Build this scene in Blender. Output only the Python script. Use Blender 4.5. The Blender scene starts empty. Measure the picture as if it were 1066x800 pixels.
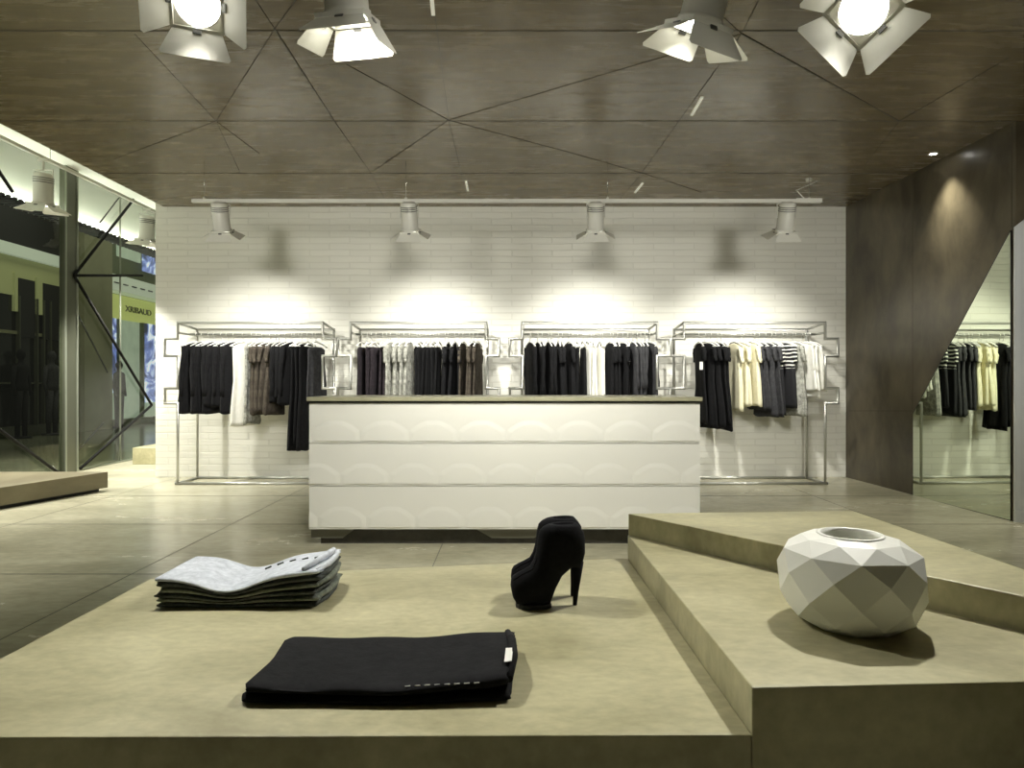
import bpy, math, random
from mathutils import Vector, Matrix
random.seed(7)
R = math.radians
PI = math.pi
F = 700.0; CX = 533.0; CY = 400.0; H = 1.15       # focal length (px), principal point, eye height
YW = 8.30; ZC = 3.34                              # back wall distance, ceiling height
sc = bpy.context.scene
col = sc.collection

def at(px, py, Y):
    return Vector(((px-CX)/F*Y, Y, H-(py-CY)/F*Y))
def onz(px, py, z):
    Y = (H-z)*F/(py-CY); return at(px, py, Y)
def onx(px, py, X):
    Y = X*F/(px-CX); return at(px, py, Y)
def online(px, py, A, B):
    # the upright plane through ground points A, B
    dx = (px-CX)/F
    ax, ay = A; bx, by = B
    ex, ey = bx-ax, by-ay
    # Y*dx = ax+t*ex ; Y = ay+t*ey
    t = (ay*dx-ax)/(ex-ey*dx)
    return at(px, py, ay+t*ey)

# ------------------------------------------------------------------ materials
MATS = {}
def mat(name, c, rough=.6, metal=0., spec=.5, emit=None, es=0., coat=0.):
    m = bpy.data.materials.new(name); m.use_nodes = True
    b = m.node_tree.nodes['Principled BSDF']
    b.inputs['Base Color'].default_value = (*c, 1)
    b.inputs['Roughness'].default_value = rough
    b.inputs['Metallic'].default_value = metal
    b.inputs['Specular IOR Level'].default_value = spec
    b.inputs['Coat Weight'].default_value = coat
    if emit:
        b.inputs['Emission Color'].default_value = (*emit, 1)
        b.inputs['Emission Strength'].default_value = es
    MATS[name] = m
    return m
def mottled(name, c1, c2, rough=.4, scale=2., stretch=(1, 1, 1), detail=6., bump=.05, r2=None, spec=.5, fine=None, dist=.3):
    m = mat(name, c1, rough, spec=spec)
    nt = m.node_tree; N = nt.nodes; L = nt.links
    b = N['Principled BSDF']
    tc = N.new('ShaderNodeTexCoord'); mp = N.new('ShaderNodeMapping')
    mp.inputs['Scale'].default_value = stretch
    L.new(tc.outputs['Object'], mp.inputs['Vector'])
    n = N.new('ShaderNodeTexNoise'); n.inputs['Scale'].default_value = scale
    n.inputs['Detail'].default_value = detail; n.inputs['Distortion'].default_value = dist
    n.inputs['Roughness'].default_value = .65
    L.new(mp.outputs[0], n.inputs['Vector'])
    r = N.new('ShaderNodeValToRGB')
    r.color_ramp.elements[0].position = .35; r.color_ramp.elements[1].position = .68
    r.color_ramp.elements[0].color = (*c1, 1); r.color_ramp.elements[1].color = (*c2, 1)
    L.new(n.outputs['Fac'], r.inputs[0])
    out = r.outputs[0]
    if fine:
        n2 = N.new('ShaderNodeTexNoise'); n2.inputs['Scale'].default_value = fine; n2.inputs['Detail'].default_value = 4
        L.new(mp.outputs[0], n2.inputs['Vector'])
        mx = N.new('ShaderNodeMix'); mx.data_type = 'RGBA'; mx.blend_type = 'MULTIPLY'
        mx.inputs['Factor'].default_value = .35
        L.new(out, mx.inputs['A']); L.new(n2.outputs['Fac'], mx.inputs['B']); 
        g = N.new('ShaderNodeBrightContrast'); g.inputs['Bright'].default_value = .28; g.inputs['Contrast'].default_value = .3
        L.new(n2.outputs['Fac'], g.inputs['Color']); L.new(g.outputs[0], mx.inputs['B'])
        out = mx.outputs['Result']
    L.new(out, b.inputs['Base Color'])
    mr = N.new('ShaderNodeMapRange'); mr.inputs['To Min'].default_value = rough; mr.inputs['To Max'].default_value = r2 or rough+.12
    L.new(n.outputs['Fac'], mr.inputs[0]); L.new(mr.outputs[0], b.inputs['Roughness'])
    bp = N.new('ShaderNodeBump'); bp.inputs['Strength'].default_value = bump; bp.inputs['Distance'].default_value = .01
    L.new(n.outputs['Fac'], bp.inputs['Height']); L.new(bp.outputs[0], b.inputs['Normal'])
    return m
def cloth(name, c, c2=None, rough=.95, scale=30):
    m = mottled(name, c, c2 or tuple(min(1, v*1.6+.004) for v in c), rough=rough, scale=scale, bump=.2, spec=.25, r2=1.)
    return m
def brick():
    m = mat('painted_brick', (.80, .79, .70), .55)
    nt = m.node_tree; N = nt.nodes; L = nt.links; b = N['Principled BSDF']
    tc = N.new('ShaderNodeTexCoord'); sp = N.new('ShaderNodeSeparateXYZ'); cb = N.new('ShaderNodeCombineXYZ')
    L.new(tc.outputs['Object'], sp.inputs[0]); L.new(sp.outputs['X'], cb.inputs['X']); L.new(sp.outputs['Z'], cb.inputs['Y'])
    # slightly uneven courses
    ns = N.new('ShaderNodeTexNoise'); ns.inputs['Scale'].default_value = 3
    L.new(tc.outputs['Object'], ns.inputs['Vector'])
    ad = N.new('ShaderNodeMixRGB'); ad.blend_type = 'LINEAR_LIGHT'; ad.inputs[0].default_value = .012
    L.new(cb.outputs[0], ad.inputs[1]); L.new(ns.outputs['Color'], ad.inputs[2])
    br = N.new('ShaderNodeTexBrick')
    br.inputs['Scale'].default_value = 1; br.inputs['Brick Width'].default_value = .50; br.inputs['Row Height'].default_value = .078
    br.inputs['Mortar Size'].default_value = .007; br.inputs['Mortar Smooth'].default_value = .35
    br.inputs['Color1'].default_value = (.84, .83, .75, 1); br.inputs['Color2'].default_value = (.80, .79, .71, 1)
    br.inputs['Mortar'].default_value = (.755, .745, .665, 1)
    L.new(ad.outputs[0], br.inputs['Vector']); L.new(br.outputs['Color'], b.inputs['Base Color'])
    n = N.new('ShaderNodeTexNoise'); n.inputs['Scale'].default_value = 25; L.new(tc.outputs['Object'], n.inputs['Vector'])
    b1 = N.new('ShaderNodeBump'); b1.inputs['Strength'].default_value = .6; b1.inputs['Distance'].default_value = .007; b1.invert = True
    L.new(br.outputs['Fac'], b1.inputs['Height'])
    mpp = N.new('ShaderNodeMapping'); mpp.inputs['Scale'].default_value = (.12, 1, 1); L.new(tc.outputs['Object'], mpp.inputs[0]); L.new(mpp.outputs[0], n.inputs['Vector'])
    b2 = N.new('ShaderNodeBump'); b2.inputs['Strength'].default_value = .45; b2.inputs['Distance'].default_value = .01
    L.new(n.outputs['Fac'], b2.inputs['Height']); L.new(b1.outputs[0], b2.inputs['Normal']); L.new(b2.outputs[0], b.inputs['Normal'])
    return m
def glass():
    m = bpy.data.materials.new('clear_glass'); m.use_nodes = True
    nt = m.node_tree; N = nt.nodes; L = nt.links
    for n in list(N): N.remove(n)
    o = N.new('ShaderNodeOutputMaterial'); mx = N.new('ShaderNodeMixShader')
    t = N.new('ShaderNodeBsdfTransparent'); t.inputs[0].default_value = (.93, .95, .90, 1)
    g = N.new('ShaderNodeBsdfGlossy'); g.inputs['Roughness'].default_value = .01
    fr = N.new('ShaderNodeFresnel'); fr.inputs[0].default_value = 1.5
    ge = N.new('ShaderNodeNewGeometry'); sb = N.new('ShaderNodeMath'); sb.operation = 'SUBTRACT'; sb.inputs[0].default_value = 1
    L.new(ge.outputs['Backfacing'], sb.inputs[1]); ml = N.new('ShaderNodeMath'); ml.operation = 'MULTIPLY'
    L.new(fr.outputs[0], ml.inputs[0]); L.new(sb.outputs[0], ml.inputs[1])
    L.new(ml.outputs[0], mx.inputs[0]); L.new(t.outputs[0], mx.inputs[1]); L.new(g.outputs[0], mx.inputs[2]); L.new(mx.outputs[0], o.inputs[0])
    return m

M_floor = mottled('floor_concrete', (.40, .38, .265), (.58, .55, .40), rough=.16, scale=.9, stretch=(1, 2.2, 1), r2=.34, fine=12)
M_ceil = mottled('ceiling_panels', (.160, .125, .072), (.235, .190, .112), rough=.17, scale=1.6, stretch=(1, 7, 1), r2=.36, bump=.05, fine=5)
M_plat = mottled('platform_concrete', (.31, .285, .160), (.56, .525, .325), rough=.30, scale=2.1, stretch=(1, 1.6, 1), r2=.5, fine=30, bump=.08)
M_rwall = mottled('dark_plaster', (.058, .047, .029), (.165, .138, .088), rough=.22, scale=1.5, stretch=(1.3, 1.3, .7), r2=.42, fine=6, bump=.06)
M_joint = mat('joint_dark', (.075, .065, .045), .7)
M_fjoint = mat('floor_joint', (.10, .095, .06), .7)
M_brick = brick()
M_glass = glass()
M_white = mat('white_lacquer', (.80, .79, .72), .38)
M_ctop = mottled('counter_top_stone', (.30, .29, .19), (.42, .40, .27), rough=.25, scale=5)
M_black = mat('black_void', (.012, .012, .012), .5)
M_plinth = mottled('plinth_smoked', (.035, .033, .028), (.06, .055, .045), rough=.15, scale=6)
M_plinth2 = mat('plinth_grey', (.16, .155, .12), .35)
M_lamp = mat('lamp_enamel', (.66, .65, .58), .42)
M_flap = mat('barn_door_enamel', (.72, .71, .63), .45)
M_lampdark = mat('lamp_bracket', (.12, .12, .11), .4, .6)
M_lens = mat('lamp_lens', (1, 1, .95), .3, emit=(1, .985, .90), es=28)
M_pipe = mat('galvanised_pipe', (.50, .50, .46), .32, .8)
M_hang = mat('white_hanger', (.85, .85, .80), .4)
M_steel = mat('steel_hook', (.7, .7, .68), .25, 1)
M_vase = mat('white_ceramic', (.90, .90, .83), .35)
M_mirror = mat('mirror_silver', (.66, .72, .58), .0, 1.)
M_rpanel = mat('pale_grey_panel', (.78, .80, .80), .5)
M_whiteceil = mat('white_plaster', (.82, .83, .78), .7)
M_rod = mat('black_rod', (.008, .008, .007), .8, spec=.2)
M_finm = mat('fin_metal', (.10, .105, .075), .3, .3)
M_edge = mat('bright_edge', (.28, .30, .24), .3, .4)

C_black = cloth('black_wool', (.0035, .0035, .004), (.009, .009, .010))
C_black2 = cloth('black_jersey', (.005, .005, .006), (.011, .011, .012))
C_char = cloth('charcoal_jersey', (.030, .030, .033), (.055, .055, .058))
C_white = cloth('white_cotton', (.80, .79, .72), (.88, .87, .80))
C_cream = cloth('cream_cotton', (.72, .68, .47), (.80, .76, .56))
C_grey = cloth('grey_print', (.16, .16, .14), (.50, .50, .44), scale=22)
C_brown = cloth('brown_knit', (.035, .028, .022), (.10, .085, .065), scale=18)
C_plum = cloth('dark_plum', (.018, .014, .017), (.04, .032, .038))
C_suede = cloth('black_suede', (.004, .004, .005), (.008, .008, .010), scale=60)
def stripes():
    m = mat('striped_jersey', (.01, .01, .012), .9)
    nt = m.node_tree; N = nt.nodes; L = nt.links; b = N['Principled BSDF']
    tc = N.new('ShaderNodeTexCoord'); w = N.new('ShaderNodeTexWave'); w.wave_type = 'BANDS'; w.bands_direction = 'Z'
    w.inputs['Scale'].default_value = 7; w.inputs['Distortion'].default_value = 2.5; w.inputs['Detail Scale'].default_value = 1.2
    L.new(tc.outputs['Object'], w.inputs['Vector'])
    r = N.new('ShaderNodeValToRGB'); r.color_ramp.interpolation = 'CONSTANT'
    r.color_ramp.elements[0].color = (.008, .008, .01, 1); r.color_ramp.elements[1].color = (.75, .74, .66, 1); r.color_ramp.elements[1].position = .72
    L.new(w.outputs['Fac'], r.inputs[0])
    sp = N.new('ShaderNodeSeparateXYZ'); L.new(tc.outputs['Object'], sp.inputs[0])
    gt = N.new('ShaderNodeMath'); gt.operation = 'GREATER_THAN'; gt.inputs[1].default_value = -.42; L.new(sp.outputs['Z'], gt.inputs[0])
    mx = N.new('ShaderNodeMix'); mx.data_type = 'RGBA'; mx.inputs['A'].default_value = (.008, .008, .01, 1)
    L.new(gt.outputs[0], mx.inputs['Factor']); L.new(r.outputs[0], mx.inputs['B']); L.new(mx.outputs['Result'], b.inputs['Base Color'])
    return m
C_stripe = stripes()
J_pale = cloth('pale_denim', (.44, .47, .52), (.66, .69, .74), scale=40)
J_dark = cloth('dark_denim', (.055, .060, .058), (.12, .13, .12), scale=60)
J_mid = cloth('grey_denim', (.14, .155, .125), (.26, .28, .235), scale=60)
M_thread = mat('pale_thread', (.6, .6, .55), .8)

# ------------------------------------------------------------------ mesh helpers
class MB:
    def __init__(s): s.v = []; s.f = []; s.smooth = []
    def add(s, vs, fs, smooth=False):
        o = len(s.v); s.v += [tuple(v) for v in vs]
        for f in fs: s.f.append(tuple(i+o for i in f)); s.smooth.append(smooth)
        return s
    def box(s, x0, x1, y0, y1, z0, z1, M=None):
        vs = [Vector((x, y, z)) for z in (z0, z1) for y in (y0, y1) for x in (x0, x1)]
        if M: vs = [M @ v for v in vs]
        return s.add(vs, [(0, 2, 3, 1), (4, 5, 7, 6), (0, 1, 5, 4), (2, 6, 7, 3), (0, 4, 6, 2), (1, 3, 7, 5)])
    def prism(s, poly, z0, z1):
        a = sum(poly[i][0]*poly[(i+1) % len(poly)][1]-poly[(i+1) % len(poly)][0]*poly[i][1] for i in range(len(poly)))
        if a < 0: poly = poly[::-1]
        n = len(poly)
        vs = [(p[0], p[1], z0) for p in poly]+[(p[0], p[1], z1) for p in poly]
        fs = [tuple(range(n-1, -1, -1)), tuple(range(n, 2*n))]+[(i, (i+1) % n, n+(i+1) % n, n+i) for i in range(n)]
        return s.add(vs, fs)
    def slab(s, pts, off):
        # a flat polygon in space given thickness along the vector off
        n = len(pts); off = Vector(off)
        vs = [Vector(p) for p in pts]+[Vector(p)+off for p in pts]
        return s.add(vs, [tuple(range(n)), tuple(range(2*n-1, n-1, -1))]+[(i, n+i, n+(i+1) % n, (i+1) % n) for i in range(n)])
    def tube(s, pts, r, n=8, cap=True):
        pts = [Vector(p) for p in pts]
        rs = r if isinstance(r, (list, tuple)) else [r]*len(pts)
        rings = []; up = None
        for i, p in enumerate(pts):
            d1 = (pts[i]-pts[i-1]).normalized() if i else None
            d2 = (pts[i+1]-pts[i]).normalized() if i < len(pts)-1 else None
            d = d2 if d1 is None else d1 if d2 is None else (d1+d2).normalized()
            k = 1.
            if d1 is not None and d2 is not None:
                c = max(.35, d.dot(d1)); k = 1/c
            if up is None:
                up = Vector((0, 0, 1)) if abs(d.z) < .9 else Vector((1, 0, 0))
            a = (up-d*up.dot(d))
            if a.length < 1e-4: a = Vector((.3, 1, .2)); a = a-d*a.dot(d)
            a.normalize(); b = d.cross(a); up = a
            bend = None
            if k > 1.01: bend = (d2-d1); bend = (bend-d*bend.dot(d)).normalized()
            ring = []
            for j in range(n):
                t = 2*PI*j/n; q = a*math.cos(t)+b*math.sin(t)
                if bend: q = q+bend*(q.dot(bend))*(k-1)
                ring.append(p+q*rs[i])
            rings.append(ring)
        return s.loft(rings, cap)
    def loft(s, rings, cap=True, smooth=True):
        n = len(rings[0]); vs = [v for r in rings for v in r]; fs = []
        for i in range(len(rings)-1):
            for j in range(n):
                k = (j+1) % n
                fs.append((i*n+j, i*n+k, (i+1)*n+k, (i+1)*n+j))
        s.add(vs, fs, smooth)
        if cap:
            o = len(s.v)-len(vs)
            s.f.append(tuple(o+j for j in range(n-1, -1, -1))); s.smooth.append(False)
            s.f.append(tuple(o+(len(rings)-1)*n+j for j in range(n))); s.smooth.append(False)
        return s
    def lathe(s, prof, n=24, M=None):
        rings = [[Vector((r*math.cos(2*PI*j/n), r*math.sin(2*PI*j/n), z)) for j in range(n)] for r, z in prof]
        if M: rings = [[M @ v for v in r] for r in rings]
        return s.loft(rings)
    def mesh(s, name, m):
        me = bpy.data.meshes.new(name); me.from_pydata(s.v, [], s.f)
        me.polygons.foreach_set('use_smooth', s.smooth)
        for x in (m if isinstance(m, list) else [m]): me.materials.append(x)
        me.validate(); me.update(); return me
    def build(s, name, m, parent=None, recalc=False):
        me = s.mesh(name, m)
        if recalc:
            import bmesh
            b = bmesh.new(); b.from_mesh(me); bmesh.ops.recalc_face_normals(b, faces=b.faces); b.to_mesh(me); b.free()
        o = bpy.data.objects.new(name, me); col.objects.link(o); o.parent = parent
        return o
def tag(o, label=None, cat=None, group=None, kind=None):
    if label: o['label'] = label
    if cat: o['category'] = cat
    if group: o['group'] = group
    if kind: o['kind'] = kind
    return o
def empty(name, loc, label, cat, group=None, rz=0):
    o = bpy.data.objects.new(name, None); o.empty_display_size = .1; col.objects.link(o)
    o.location = loc; o.rotation_euler.z = rz
    return tag(o, label, cat, group)
def struct(name, mb, m, label=None):
    o = mb.build(name, m); tag(o, label, kind='structure'); return o
def bevel(o, w=.004, seg=2):
    b = o.modifiers.new('bevel', 'BEVEL'); b.width = w; b.segments = seg; b.limit_method = 'ANGLE'; b.angle_limit = R(40)
    return o
def copy_tree(o, parent=None):
    c = o.copy(); col.objects.link(c); c.parent = parent
    for ch in list(o.children):
        copy_tree(ch, c)
    return c

# ------------------------------------------------------------------ the room
XG = -5.75                                       # window wall
XL, XR = -4.40, 4.12                             # ends of the brick wall
A_R, B_R = (4.12, YW), (4.195, 5.60)             # the right wall, slightly splayed
struct('floor', MB().box(XG-.05, 7.5, -3.5, 11.6, -.2, 0), M_floor)
jf = MB()
for py in (516.5, 546, 598):
    Y = H*F/(py-CY); jf.box(XG, 6.5, Y-.004, Y+.004, -.004, .0012)
for X in (-4.1, -2.3, -.5, 1.3, 3.1):
    jf.box(X-.003, X+.003, -3, YW, -.004, .0010)
struct('trim_1', jf, M_fjoint, 'dark joints between the floor slabs')
struct('ceiling', MB().box(-4.3, 7.5, -3.5, YW, ZC, ZC+.60), M_ceil)
struct('ceiling_window', MB().box(XG-.1, XL+.1, -3.5, 11.6, 3.95, 4.1), M_whiteceil, 'white raised ceiling along the window')
struct('wall_back', MB().box(XL, XR, YW, YW+.2, 0, ZC+.6), M_brick, 'white painted brick wall behind the racks')
struct('wall_left_recess', MB().box(XG, XL+.3, 11.5, 11.6, 0, 4.1), M_whiteceil)
struct('wall_front', MB().box(XG-.1, 7.5, -3.6, -3.5, 0, 4.1), M_rwall, 'plain wall behind the camera')
# ceiling joints
def cz(px, py): return onz(px, py, ZC)
jc = MB()
def strip(mb, a, b, w, z, t=.003):
    a = Vector(a); b = Vector(b); d = (b-a).normalized(); n = Vector((-d.y, d.x, 0))*w/2
    pts = [a-n, b-n, b+n, a+n]
    mb.prism([(p.x, p.y) for p in pts], z-t, z+.002)
for py in (32, 126, 180.5):
    Y = (H-ZC)*F/(py-CY); jc.box(-4.3, 4.2, Y-.003, Y+.003, ZC-.003, ZC+.002)
A, B, C_, D, E, G, K, Lq = (467, 125), (286, 30), (772, 35), (936, 126), (348, 126), (225, 126), (668, 180), (386, 180)
segs = [(A, (447, -30)), (A, (488, 213)), (A, (361, 67)), (A, (401, 169)), (A, (660, 68)), (A, (587, 157)), (A, Lq),
        (B, E), (E, Lq), (Lq, (402, 210)), (B, G), (B, (240, -40)), (B, (330, -30)), (G, (118, 166)), (G, (270, 160)), (G, (140, 35)), (G, (250, 180)),
        (C_, D), (C_, (800, -20)), (C_, (660, 68)), (C_, K), (K, (640, 214)), (K, (587, 157)), (K, (730, 200)), (C_, (700, -30)), (D, (1050, 60)), (D, (900, 172))]
for i, (p, q) in enumerate(segs):
    w = .010 if (p, q) in ((B, E), (C_, D)) else .003
    strip(jc, cz(*p), cz(*q), w, ZC-.0005*(i % 3))
struct('trim_2', jc, M_joint, 'dark triangulated joints between the ceiling panels')
# slim light slots set in the joints
M_slot = mat('slot_diffuser', (.75, .75, .65), .4, emit=(.9, .88, .72), es=.35)
slots = [((449, -8), (451, 14)), ((485, 188), (487, 198)), ((720, 119), (731, 100)), ((661, 200), (669, 190))]
for i, (p, q) in enumerate(slots):
    o = MB(); strip(o, cz(*p), cz(*q), .022, ZC-.004, .010)
    o = o.build('ceiling_slot_light', M_slot)
    tag(o, ['slim recessed ceiling slot light nearest the camera, above the second large spotlight',
            'slim recessed ceiling slot light above the left middle rack',
            'slim recessed ceiling slot light beside the large spotlight turned away',
            'slim recessed ceiling slot light above the right middle rack'][i], 'ceiling light', 'slot lights set in the ceiling joints')

# right wall with leaning mirror and the return wall
wd = (Vector((B_R[0], B_R[1]))-Vector(A_R)).normalized(); wn = Vector((wd.y, -wd.x))   # normal
if wn.x > 0: wn = -wn
struct('wall_right', MB().prism([A_R, B_R, (B_R[0]+.3, B_R[1]), (A_R[0]+.3, A_R[1]+.2)], 0, ZC), M_rwall, 'dark polished plaster wall on the right')
def rw(px, py): return online(px, py, A_R, B_R)
jr = MB(); off = Vector((wn.x, wn.y, 0))*.002
def wall_line(mb, p, q, w=.006):
    a, b = rw(*p), rw(*q); d = (b-a).normalized(); n = Vector((wn.x, wn.y, 0)).cross(d)*w/2
    mb.slab([a-n, b-n, b+n, a+n], off)
wall_line(jr, (950, 426), (950, 181)); wall_line(jr, (884, 428), (950, 428)); wall_line(jr, (1053.4, 237), (1053.4, 132), .012)
struct('trim_3', jr, M_joint, 'thin dark seams in the right wall')
# return wall: facing the camera, plaster above the diagonal and pale panel below
YR = B_R[1]
struct('wall_right_return', MB().box(B_R[0]+.001, 7.5, YR-.004, YR+.25, 0, ZC), M_rwall)
p1 = at(1054.2, 237, YR); 
YR -= .004
rp = MB().slab([(p1.x+.004, YR, .1), (7.4, YR, .1), (7.4, YR, 3.2), (5.15, YR, 3.2), (p1.x+.004, YR, p1.z)], (0, -.012, 0))
struct('wall_right_panel', rp, M_rpanel, 'pale grey wall panel at the right edge')
struct('baseboard_right', MB().box(p1.x+.004, 7.4, YR-.018, YR, .0, .098), M_rpanel)
mt = empty('wall_mirror', rw(1000, 530)*1, 'tall angular mirror on the right wall reflecting the rightmost rack', 'mirror')
mt.location = (rw(1000, 530).x, rw(1000, 530).y, 0)
def loc(pts, o): return [Vector(p)-o.location for p in pts]
mp = [rw(951, 516), rw(1053, 542.3), rw(1053, 240), rw(951, 431)]
inw = Vector((wn.x, wn.y, 0))
MB().slab(loc([p+inw*.002 for p in mp], mt), inw*.006).build('mirror_glass', M_mirror, mt, True)
fr = MB()
for a, b in ((mp[0], mp[1]), (mp[1], mp[2]), (mp[2], mp[3]), (mp[3], mp[0])):
    a2, b2 = loc([a+inw*.006, b+inw*.006], mt); fr.tube([a2, b2], .0045, 6)
fr.build('mirror_edge', M_black, mt)

# ------------------------------------------------------------------ window wall on the left
def gx(px, py, X=XG): return onx(px, py, X)
YF0, YF1 = gx(65, 400).y, gx(77, 400).y
panes = [(-3.5, YF0), (YF1, gx(125, 400).y), (gx(125, 400).y, 11.5)]
YJ0 = 4.6
panes = [(-3.5, YJ0), (YJ0, YF0), (YF1, gx(125, 400).y), (gx(125, 400).y, 11.5)]
for i, (a, b) in enumerate(panes):
    o = MB().box(XG-.006, XG+.006, a+.006, b-.006, .02, 3.95).build('window_%d' % (i+1), M_glass)
    tag(o, 'glass pane of the shop window', kind='structure')
# fin between the panes, with pale edges
fin = MB().box(XG-.04, XG+.04, YF0, YF1, 0, 3.95)
ob = struct('trim_4', fin, M_finm, 'upright metal post between the window panes')
fe = MB()
for y in (YF0, YF1): fe.box(XG+.04, XG+.052, y-.012, y+.012, 0, 3.95)
fe.box(XG-.008, XG+.012, panes[3][0]-.006, panes[3][0]+.006, .02, 3.95)
struct('trim_5', fe, M_edge, 'pale edges of the window post and pane joint')
struct('trim_6', MB().box(XG-.03, XG+.03, -3.5, 11.5, 0, .02), M_edge, 'slim metal sill under the window')
# black bracing rods
rods = [((139, 206), (77, 287)), ((77, 287), (148, 287)), ((77, 287), (158, 422)), ((158, 422), (83.5, 489)), ((0, 448), (60, 492)), ((0, 180), (13, 200)),
        ((-60, 420), (0, 448)), ((-60, 100), (0, 180))]
g = 'black bracing rods across the window'
rl = ['black rod rising from the window node to the ceiling at the right', 'level black rod running right from the window node', 'long black rod sloping down right from the window node',
      'black rod sloping down left behind the low window platform', 'black rod sloping down right behind the low window platform', 'short black rod piece at top left of the window']
for i, (p, q) in enumerate(rods[:6]):
    a, b = gx(*p, XG+.05), gx(*q, XG+.05)
    if i >= 4:
        p0, q0 = rods[4 if i == 4 else 5]; d = (b-a); a = a-d*(.8 if i == 4 else 1.5)
        a.z = min(a.z, 3.94)
    if i == 5: a = a+(a-b)*((3.93-a.z)/(a.z-b.z))
    a.z = min(3.93, a.z); b.z = max(.03, b.z)
    tag(MB().tube([a, b], .019, 8).build('bracing_rod', M_rod), rl[i], 'rod', g)
thin = [((77, 320), (112, 388)), ((108, 440), (77, 474)), ((104, 232), (123, 207))]
tl = ['thin dark wire sloping down right beside the window post', 'thin dark wire sloping down left near the window foot', 'thin dark wire near the top of the window']
for (p, q), l in zip(thin, tl):
    a, b = gx(*p, XG-.12), gx(*q, XG-.12)
    if q[1] > 450: b = b+(b-a)*(-b.z/(b.z-a.z))*.97
    if q[1] < 210: b = b+(b-a)*((3.93-b.z)/(b.z-a.z))
    a.z = min(a.z, 3.9)
    tag(MB().tube([a, b], .010, 6).build('bracing_wire', M_rod), l, 'wire', 'thin bracing wires outside the window')
# bulkhead outside the glass with its cove tube and grille
ZB = 3.33
bk = MB().box(XG-.42, XG-.36, -3.5, 14, ZB, 4.2)
struct('wall_left_bulkhead', bk, M_whiteceil, 'white lit bulkhead above the window')
gr = MB()
y = 5.5
while y < 13:
    gr.box(XG-.36, XG-.09, y, y+.045, ZB-.03, ZB+.02); y += .1
ob = gr.build('ventilation_grille', M_rod); tag(ob, 'dark slatted ventilation grille along the foot of the white bulkhead', 'grille')
M_tube = mat('fluorescent_tube', (1, 1, 1), .4, emit=(.98, 1, .90), es=45)
y = 4.2; k = 0
tn = ['leftmost', 'second', 'third', 'fourth', 'fifth', 'sixth']
while y < 12.5:
    tag(MB().tube([(XG-.30, y, ZB+.07), (XG-.30, y+1.5, ZB+.07)], .019, 10).build('fluorescent_tube', M_tube),
        'white fluorescent tube on the bulkhead ledge, %s from the near end' % ['first', 'second', 'third', 'fourth', 'fifth', 'sixth'][k], 'tube light', 'fluorescent tubes along the bulkhead')
    y += 1.55; k += 1

# ------------------------------------------------------------------ the mall outside
XM = -11.0
def mx(px, py, X=XM): return onx(px, py, X)
M_mfloor = mottled('mall_floor_stone', (.10, .105, .07), (.17, .175, .12), rough=.1, scale=.8, r2=.25)
struct('floor_mall', MB().box(-17, XG-.05, 2, 32, -.2, -.005), M_mfloor, 'polished mall floor beyond the window')
M_mwall = mottled('mall_wall', (.10, .105, .07), (.15, .155, .10), rough=.4, scale=1.)
struct('wall_mall', MB().box(XM-.4, XM, 8, 32, 0, 8), M_mwall, 'wall of the shops across the mall')
M_dark = mat('dark_shop_glass', (.012, .013, .012), .12)
M_oliv = mottled('olive_pillar', (.20, .205, .115), (.29, .295, .175), rough=.35, scale=1.2)
M_fasc = mat('pale_fascia', (.5, .55, .45), .5, emit=(.75, .85, .70), es=.28)  # faint emission paints light onto these boards; they are no lamps
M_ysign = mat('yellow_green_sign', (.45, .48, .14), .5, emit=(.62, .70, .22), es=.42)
M_letter = mat('sign_letter', (.10, .11, .03), .5)
def poster_mat():
    m = mat('blue_poster', (.3, .35, .6), .4)
    nt = m.node_tree; N = nt.nodes; L = nt.links; b = N['Principled BSDF']
    tc = N.new('ShaderNodeTexCoord'); n = N.new('ShaderNodeTexNoise'); n.inputs['Scale'].default_value = 1.6; n.inputs['Detail'].default_value = 5
    n.inputs['Distortion'].default_value = 1.2
    L.new(tc.outputs['Object'], n.inputs['Vector'])
    r = N.new('ShaderNodeValToRGB'); e = r.color_ramp.elements
    e[0].position = .38; e[0].color = (.012, .02, .05, 1); e[1].position = .62; e[1].color = (.80, .88, 1, 1)
    x = e.new(.5); x.color = (.16, .22, .55, 1)
    L.new(n.outputs['Fac'], r.inputs[0]); L.new(r.outputs[0], b.inputs['Emission Color']); L.new(r.outputs[0], b.inputs['Base Color'])
    b.inputs['Emission Strength'].default_value = .85
    return m
M_poster = poster_mat()
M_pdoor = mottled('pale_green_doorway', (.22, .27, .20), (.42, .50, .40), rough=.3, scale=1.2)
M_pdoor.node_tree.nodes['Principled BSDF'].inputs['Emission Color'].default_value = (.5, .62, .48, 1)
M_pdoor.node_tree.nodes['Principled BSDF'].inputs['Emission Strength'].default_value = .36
def mpanel(px0, px1, pyt, pyb, t=.05, X=XM, zt=None, zb=None, depth0=0):
    # a board on the mall wall between two pixel columns (heights read at the left column)
    a, b = mx(px0, pyt, X), mx(px1, pyb, X)
    z1 = a.z if zt is None else zt; z0 = mx(px0, pyb, X).z if zb is None else zb
    return MB().box(X+depth0, X+depth0+t, a.y, b.y, z0, z1)
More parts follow.
